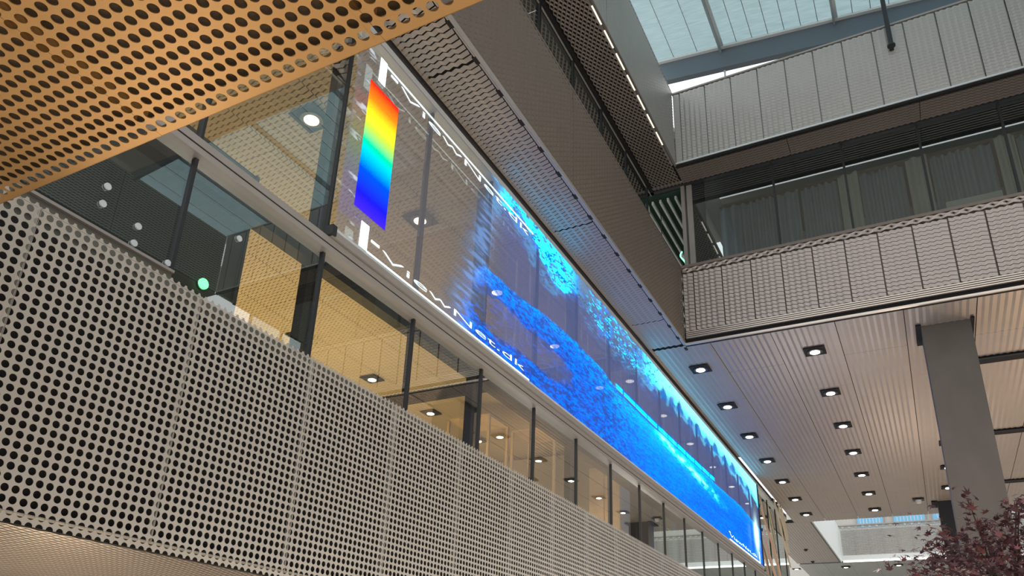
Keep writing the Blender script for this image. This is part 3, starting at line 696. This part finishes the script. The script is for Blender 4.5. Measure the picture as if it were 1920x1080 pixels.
inside = sm(-.05, .25, YY-left+.5*(n2-.5))
# sky: cyan, near the trees broken to twigs
nz = 1-.6*sm(13.5, 15.5, YY)
skyedge = skyb-.10*np.exp(-((YY-9.3)/.55)**2)+.13*sm(13.5, 15.5, YY)*(1-sm(21,23,YY))+nz*(.35*(n1-.5)+.22*(n2-.5)+.12*(nf-.5))
trees = np.zeros_like(YY)
for c, w, hgt in ((14.5,.26,.20),(15.1,.22,.12),(15.7,.28,.18),(16.5,.26,.13),(17.2,.30,.19),(18.0,.28,.12),(18.8,.32,.17),(19.8,.34,.13),(20.7,.38,.18),(21.7,.36,.12),(22.5,.34,.15)):
    trees = np.maximum(trees, hgt*np.clip(1-np.abs(YY-c)/w, 0, 1)**.8)
sky = sm(-.02, .06, ZZ-skyedge-trees+.10*(nf-.5))
tw = np.abs(fbm(YY+.8*ZZ, ZZ, 3.0, 8, 71)-.5)                     # twig network
branch = sm(.012, .04, tw)
leafy = sm(7.3, 8.2, YY)*(1-sm(13.2, 14.6, YY))
sky = sky*(1-leafy*(1-branch)*.95)
spark = sm(.57, .68, nf)*sm(10, 11, YY)*(1-sm(12.6, 13.6, YY))
dens = leafy*sm(9.6, 10.4, YY)*(1-sm(12.8, 13.6, YY))
sky = sky*(1-dens)+dens*np.clip(sky*.25+spark*sm(-.25, .1, ZZ-skyb), 0, 1)
under = np.exp(-np.clip(skyedge-ZZ, 0, 9)/.16)*sm(.50, .66, n2)*(1-sky)*(1-.85*sm(13.5, 15, YY))
# water and bank
wb = wat+.05*(n1-.5)
water = sm(-.03, .015, wb-ZZ)
bush = np.exp(-(((YY-8.3)/1.25)**2+((ZZ-4.43)/.24)**2)*1.2)+.8*np.exp(-(((YY-7.35)/.5)**2+((ZZ-4.45)/.3)**2))+.7*np.exp(-(((YY-9.1)/.7)**2+((ZZ-4.5)/.2)**2))
bushm = sm(.30, .62, bush+.55*(n2-.5)+.3*(nf-.5))
twb = sm(.52, .60, fbm(YY, ZZ, 7, 30, 90, 3))*bushm*.5
water = water*(1-bushm)+twb
ripple = .72+.5*(n3-.5)+.45*(nf-.5)
hl = np.exp(-np.clip(wb-ZZ, 0, 9)/(.14+.22*sm(9.5,12.5,YY)*(1-sm(15,19,YY))))*(.5+.9*sm(9.5,12.5,YY)*(1-sm(16,20,YY)))
hl2 = np.exp(-(((ZZ-4.93+.045*(YY-14.3))/.10)**2))*sm(13.6, 14.4, YY)*(1-sm(17.5, 20, YY))
l1 = sm(.008, .034, np.abs(fbm(YY*.8+ZZ*1.6, ZZ, 3.4, 13, 131)-.5)); l2 = sm(.010, .05, np.abs(fbm(YY-ZZ*1.2, ZZ, 6, 24, 151, 3)-.5))
lw = (1-sm(11.5, 14.0, YY)); lines = (1-lw*(1-(.15+.85*l1)*(.3+.7*l2)))*(1-(.25+.5*lw)*(1-sm(.34, .58, nf)))
wav = .78+.22*np.sin(ZZ*150-YY*9+6*n2); lines = lines*(1-(1-wav)*.8)
R = np.zeros_like(YY); G = np.zeros_like(YY); B = np.zeros_like(YY); A = np.zeros_like(YY)
def over(r, g, b, a):
    global R, G, B, A
    R = R*(1-a)+r*a; G = G*(1-a)+g*a; B = B*(1-a)+b*a; A = np.maximum(A, a)
base = np.clip(ripple, .35, 1.3)
over(0*YY+.0, np.clip(.115*base+.16*hl+.24*hl2*base, 0, .8)*(.25+.75*lines), np.clip(.85*base+.45*hl, 0, 1.3)*(.2+.8*lines), water*inside*(.80+.20*lines))
over(.25*hl2*hl2, .85+0*YY, 1.0+0*YY, np.clip(hl2*sm(.42,.62,n2)*water*inside*.75, 0, 1))
# the concrete quay with railing
q0 = np.clip(1-np.abs(ZZ-np.interp(YY, [9.9,11.0,13.72,13.9,16.2,18.6], [5.02,4.99,4.99,5.02,5.05,5.10]))/.035, 0, 1)*sm(9.8,10.2,YY)*(1-sm(18.3,18.6,YY))
over(0*YY, .05+0*YY, .35+0*YY, q0*inside*.9)
rt = np.interp(YY, [11.7,13.7,16.5,18.5], [5.13,5.12,5.16,5.20])
over(0*YY, .70+0*YY, 1+0*YY, sm(11.6,11.8,YY)*(1-sm(18.4,18.6,YY))*sm(.0,.01,rt-ZZ)*sm(.0,.01,ZZ-rt+.10)*.95)
rail = (np.abs(ZZ-rt) < .013) | (((np.abs(((YY-11.73) % .66)-.33) < .035)) & (ZZ < rt) & (ZZ > rt-.13)) | (np.abs(ZZ-rt+.05) < .008)
over(0*YY, .06+0*YY, .40+0*YY, (rail & (YY > 11.7) & (YY < 18.5))*.95)
# sky on top
far_s = sm(12.5, 15.5, YY)
tw2 = sm(.008, .03, np.abs(fbm(YY*1.3-ZZ*2.0, ZZ, 2.0, 6, 171)-.5)); tws = 1-(1-tw2)*(1-sm(14.5, 16, YY))*.9
over((.015+.12*far_s*sm(-.05,.3,ZZ-skyedge))*tws, (.40+.16*far_s)*tws, (.80+.10*far_s)*(.25+.75*tws), sky*inside)
over(.01+0*YY, .14+0*YY, .75+0*YY, np.clip(under*inside*.8, 0, 1))
tb = (trees > .02)*sm(-.01, .04, skyedge+trees-.10*(nf-.5)-ZZ)*sm(-.22, -.02, ZZ-skyedge)
over(.004+0*YY, .055+0*YY, .20+0*YY, tb*inside*.9)
# dark hill between: mostly clear glass with fine falling streaks
fall = sm(.70, .80, fbm(YY, ZZ, 16, 1.3, 61, 2))*(1-water)*(1-sky)*inside
over(.10+0*YY, .17+0*YY, .36+0*YY, fall*.3)
over(.05+0*YY, .075+0*YY, .21+0*YY, (1-A)*inside*.5*sm(6.8, 7.8, YY))
# sideways streaks of the spray at the left edge of the picture
st = fbm(YY-.35*ZZ*0+1.1*(ZZ-5), ZZ, 3.0, 26, 81, 3)
edge = np.exp(-((YY-left-.02)/.30)**2)*(1-.35*sm(5.6, 6.2, ZZ))
over(.10+0*YY, .20+0*YY, .42+0*YY, np.clip(edge*(.45+.8*sm(.40, .75, st)), 0, 1)*.62)
st2 = sm(.62, .74, fbm(YY+.25*ZZ, ZZ, 5, 34, 85, 3))
spr = np.exp(-((YY-4.62)/.16)**2)*.8+np.exp(-((YY-5.35)/.15)**2)*.35*sm(5.2, 5.5, ZZ)
over(.75+0*YY, .88+0*YY, 1+0*YY, st2*spr*.55)
# tall light column at the right end
lc = np.exp(-((YY-23.3)/.26)**2)*np.exp(-((ZZ-4.75)/.42)**2)
over(.55+0*YY, .95+0*YY, 1+0*YY, np.clip(lc*1.3, 0, 1))
col = np.stack([R, G, B, np.clip(A, 0, 1)], -1).reshape(-1, 4)
V = np.stack([np.full(YY.size, XD), YY.ravel(), ZZ.ravel()], -1)
idx = np.arange(NY*NZ).reshape(NY, NZ)
F = np.stack([idx[:-1,:-1], idx[1:,:-1], idx[1:,1:], idx[:-1,1:]], -1).reshape(-1, 4)
def film_mat():
    m = bpy.data.materials.new('transparent LED film'); m.use_nodes = True
    nt = m.node_tree; nt.nodes.clear(); L = nt.links
    out = nt.nodes.new('ShaderNodeOutputMaterial'); at = nt.nodes.new('ShaderNodeAttribute'); at.attribute_name = 'picture'
    em = nt.nodes.new('ShaderNodeEmission'); em.inputs[1].default_value = 1.8
    tr = nt.nodes.new('ShaderNodeBsdfTransparent'); df = nt.nodes.new('ShaderNodeBsdfDiffuse'); df.inputs[0].default_value = (.27,.275,.32,1)
    m0 = nt.nodes.new('ShaderNodeMixShader'); m0.inputs[0].default_value = .5
    L.new(tr.outputs[0], m0.inputs[1]); L.new(df.outputs[0], m0.inputs[2])
    m1 = nt.nodes.new('ShaderNodeMixShader'); L.new(at.outputs['Alpha'], m1.inputs[0]); L.new(at.outputs['Color'], em.inputs[0])
    L.new(m0.outputs[0], m1.inputs[1]); L.new(em.outputs[0], m1.inputs[2]); L.new(m1.outputs[0], out.inputs[0])
    return m
film = mkbig('picture_film', V, F, film_mat(), P)
ca = film.data.color_attributes.new('picture', 'FLOAT_COLOR', 'POINT'); ca.data.foreach_set('color', col.astype(np.float32).ravel())
# rainbow patch
def rainbow():
    m = bpy.data.materials.new('rainbow LED patch'); m.use_nodes = True
    nt = m.node_tree; nt.nodes.clear(); L = nt.links
    out = nt.nodes.new('ShaderNodeOutputMaterial'); em = nt.nodes.new('ShaderNodeEmission'); em.inputs[1].default_value = .75
    tc = nt.nodes.new('ShaderNodeTexCoord'); sp = nt.nodes.new('ShaderNodeSeparateXYZ'); L.new(tc.outputs['Generated'], sp.inputs[0])
    cr = nt.nodes.new('ShaderNodeValToRGB'); e = cr.color_ramp.elements
    for i, (p, c) in enumerate(((0,(.05,.02,.75)),(.12,(.01,.01,1)),(.30,(0,.08,1)),(.42,(0,.55,.9)),(.52,(0,.85,.35)),(.64,(.55,.9,.05)),(.74,(1,.85,.02)),(.86,(1,.25,.01)),(1,(1,.005,.01)))):
        el = e[i] if i < 2 else e.new(p); el.position = p; el.color = (*c, 1)
    n = nt.nodes.new('ShaderNodeTexNoise'); n.inputs['Scale'].default_value = 60; L.new(tc.outputs['Object'], n.inputs['Vector'])
    ad = nt.nodes.new('ShaderNodeMath'); ad.operation = 'MULTIPLY_ADD'; ad.inputs[1].default_value = .05; L.new(n.outputs['Fac'], ad.inputs[0]); 
    sb = nt.nodes.new('ShaderNodeMath'); sb.operation = 'SUBTRACT'; sb.inputs[1].default_value = .025; L.new(sp.outputs[2], sb.inputs[0]); L.new(sb.outputs[0], ad.inputs[2])
    L.new(ad.outputs[0], cr.inputs[0]); L.new(cr.outputs[0], em.inputs[0]); L.new(em.outputs[0], out.inputs[0])
    return m
mk('rainbow_patch', MB().box(XD+.004, XD+.007, 4.67, 5.155, 4.29, 5.82), rainbow(), P)
XL = XD+.006
def bar(name, y0, y1, z0, z1): return mk(name, MB().box(XL, XL+.003, y0, y1, z0, z1), M['led_white'], P)
bar('corner_bracket', 4.78, 4.89, 5.90, 6.21); bar('caption_line', 4.89, 8.4, 6.17, 6.19); bar('caption_dash', 4.97, 5.09, 6.115, 6.14)
bar('corner_bracket', 4.80, 4.92, 3.915, 4.19); bar('caption_line', 4.92, 8.4, 3.905, 3.925); bar('caption_dash', 4.97, 5.10, 4.05, 4.075)
bar('caption_line', 19.7, 23.5, 3.91, 3.94); bar('corner_bracket', 23.4, 23.5, 3.91, 4.24)
def caption(text, y0, y1, z0, z1):
    cu = bpy.data.curves.new('caption', 'FONT'); cu.body = text; cu.extrude = 0.0; cu.offset = -.012; cu.resolution_u = 6
    tmp = bpy.data.objects.new('caption_tmp', cu); COL.objects.link(tmp)
    bpy.context.view_layer.update()
    me = bpy.data.meshes.new_from_object(tmp.evaluated_get(bpy.context.evaluated_depsgraph_get()))
    bpy.data.objects.remove(tmp); 
    n = len(me.vertices); c = np.zeros(n*3, np.float32); me.vertices.foreach_get('co', c); c = c.reshape(-1, 3)
    mn, mx = c.min(0), c.max(0)
    u = (c[:,0]-mn[0])/(mx[0]-mn[0]); v = (c[:,1]-mn[1])/(mx[1]-mn[1])
    o0 = np.array(P['_o'])
    W = np.stack([np.full(n, XL+.002), y0+u*(y1-y0), z0+v*(z1-z0)], -1)-o0
    me.vertices.foreach_set('co', W.astype(np.float32).ravel()); me.update()
    me.materials.clear(); me.materials.append(M['led_white'])
    o = bpy.data.objects.new('caption', me); COL.objects.link(o); o.parent = P['_t']; return o
caption('ViewNet.dk', 5.15, 8.25, 6.058, 6.138)
caption('ViewNet.dk', 5.15, 8.25, 3.985, 4.062)
caption('ViewNet.dk', 19.75, 23.1, 4.0, 4.085)
bar('caption_dash', 19.68, 19.82, 4.10, 4.125)

# ------------------------------------------------------------------ maple tree, lower right
P = thing('maple_tree', 'purple leaved maple tree in front of the concrete column', 'tree', (.37, 5.2, -H))
mk('trunk', MB().tube([(.40,5.25,-1.3),(.42,5.25,-.6),(.36,5.22,0),(.38,5.2,.45)], .045, 10, .02), M['bark'], P)
tips = []
for k in range(26):
    a = rng.random()*2*PI; r = .15+.42*rng.random(); z = .75+.45*rng.random()-.35*r
    tip = Vector((.40+r*math.cos(a), 5.2+r*math.sin(a), z)); st_ = Vector((.37, 5.2, .1+.3*rng.random()))
    mid = st_.lerp(tip, .5)+Vector((0,0,.08)); tips.append(tip)
    mk('branch', MB().tube([st_, mid, tip], .012, 6, .004), M['bark'], P)
for tip in (Vector((.26,5.1,1.16)), Vector((.06,5.1,.93)), Vector((.02,5.15,.78)), Vector((.30,5.1,1.05))):
    mk('branch', MB().tube([(.34,5.18,.55), tip.lerp(Vector((.34,5.18,.55)), .4)+Vector((0,0,.04)), tip], .008, 6, .003), M['bark'], P); tips.append(tip)
STAR = []
for k, ln in enumerate((.45,.75,1.0,.75,.45)):
    a = PI/2+(2-k)*.72
    STAR += [(.28*math.cos(a+.36), .28*math.sin(a+.36)+.0, .03), (ln*math.cos(a)*.95, ln*math.sin(a)*.95, -.05)]
STAR += [(.28*math.cos(PI/2-2*.72-.36), .28*math.sin(PI/2-2*.72-.36), .03), (0,-.15,0)]
lf = []
for tip in tips:
    n = 12 if tip.z > 1.0 else 46
    for i in range(n):
        sp = .035 if tip.z > 1.0 else .12
        p = tip+Vector(rng.normal(size=3))*sp
        if p.z > 1.22: p.z = 1.2
        lf.append(p)
for i in range(3400):
    d = Vector(rng.normal(size=3)); d.normalize(); r = rng.random()**.4
    lf.append(Vector((.44+d.x*.58*r, 5.2+d.y*.58*r, .66+d.z*.42*r)))
m1, m2 = MB(), MB(); near_leaves = []
for i, p in enumerate(lf):
    Rm = (Matrix.Rotation(rng.random()*2*PI, 3, 'Z') @ Matrix.Rotation(.3+(rng.random()-.5)*2.0, 3, 'X') @ Matrix.Rotation((rng.random()-.5)*1.4, 3, 'Y'))
    s = .046*(.6+.7*rng.random())
    (m2 if rng.random() < .3 else m1).add([tuple(p+Rm @ (Vector(q)*s)) for q in STAR], [tuple(range(len(STAR)))])
mk('foliage', m1, M['leaf_red'], P)['kind'] = 'stuff'; mk('foliage', m2, M['leaf_red2'], P)['kind'] = 'stuff'
P = thing('planter', 'grey tub planter holding the purple maple', 'planter', (.40, 5.25, -H))
mk('tub', MB().disc((.40,5.25,-H), .32, 'z', 28, .5, .42), M['terracotta'], P)
mk('soil', MB().disc((.40,5.25,-H+.46), .38, 'z', 28, .05), M['bark'], P)

tag(mk('floor', MB().box(-14, 12, -8, 50, -H-.2, -H), M['floor'], None, (0, 15, -H)), 'light terrazzo ground floor of the atrium', 'floor', kind='structure')
tag(mk('wall_ground', MB().box(-8.6, -8.4, -4, 30, -H, .65), M['wall'], None, (-8.5, 12, -H)), 'ground floor wall under the gallery', 'wall', kind='structure')

# ------------------------------------------------------------------ light
W = bpy.data.worlds.new('daylight'); SC.world = W; W.use_nodes = True
bg = W.node_tree.nodes['Background']; bg.inputs[0].default_value = (.79,.81,.82,1); bg.inputs[1].default_value = 1.0
def area(name, loc, rot, sx, sy, power, col, spread=PI):
    l = bpy.data.lights.new(name, 'AREA'); l.shape = 'RECTANGLE'; l.size = sx; l.size_y = sy; l.energy = power; l.color = col; l.spread = spread
    o = bpy.data.objects.new(name, l); COL.objects.link(o); o.location = (loc[0], loc[1], loc[2]+H); o.rotation_euler = rot
    return o
def point(name, loc, power, col, r=.15):
    l = bpy.data.lights.new(name, 'POINT'); l.energy = power; l.color = col; l.shadow_soft_size = r
    o = bpy.data.objects.new(name, l); COL.objects.link(o); o.location = (loc[0], loc[1], loc[2]+H); return o
for (x, y, e) in ((-10.5,7,130),(-10,11,150),(-12.3,9,130),(-12,12.5,130)): point('gallery_fill', (x,y,2.8), e, (1,.70,.30), .25)  # unseen lights added deep in the room to warm the ceiling
for (x, y) in ((-7,16.2),(-10.5,16.5),(-6,24),(-9,24)): point('gallery_fill', (x,y,3.2), 32, (1,.72,.42), .25)  # more added lights, for the room past the beam
for (x, y, e, c) in ((4.5,18,150,(1,.70,.44)),(5.5,25,165,(1,.70,.44)),(.5,27,120,(1,.78,.58)),(-1.8,20,75,(.92,.93,1)),(-1.0,15.5,65,(.92,.93,1))): point('hall_fill', (x,y,.2), e, c, .3)  # unseen lights added to brighten the far ceiling from below
for (x, y, e) in ((.6,6.5,215),(1.2,10.5,120)): point('hall_fill', (x,y,-.6), e, (1,.90,.80), .3)  # added below view to lift soffit strip, fascia and perforated panel
point('arcade_fill', (-4.7,3.0,-.85), 50, (1,.80,.56), .2)  # added unseen light for the soffit under the parapet
point('arcade_fill', (-4.7,7.5,-.85), 60, (1,.80,.56), .2)  # second added light farther along the same soffit
point('hall_fill', (.25, .3, -.7), 32, (1,.68,.34), .2)  # unseen warm source set below the walkway soffit

# ------------------------------------------------------------------ camera
Rw = np.array(((.8848504925850408, .464522811618673, .035470597089612255), (-.1465677488942471, .3498439027970597, -.9252713864914414), (-.4422188380836842, .8135279965444363, .3776436125268267)))
cam = bpy.data.cameras.new('camera'); co = bpy.data.objects.new('camera', cam); COL.objects.link(co)
right, down, fwd = Rw[0], Rw[1], Rw[2]
mw = Matrix(((right[0], -down[0], -fwd[0], 0), (right[1], -down[1], -fwd[1], 0), (right[2], -down[2], -fwd[2], H), (0,0,0,1)))
co.matrix_world = mw
cam.sensor_fit = 'HORIZONTAL'; cam.sensor_width = 36; cam.lens = 1449.03/1920*36
cam.shift_y = 180/1920; cam.clip_start = .05; cam.clip_end = 200
SC.camera = co
SC.view_settings.view_transform = 'Standard'; SC.view_settings.look = 'None'
SC.view_settings.exposure = 0.9; SC.view_settings.gamma = 1.0; SC.view_settings.use_curve_mapping = False
SC.cycles.use_denoising = True
SC.cycles.max_bounces = 8; SC.cycles.transparent_max_bounces = 12; SC.cycles.sample_clamp_indirect = 6
for o in bpy.data.objects:
    pass
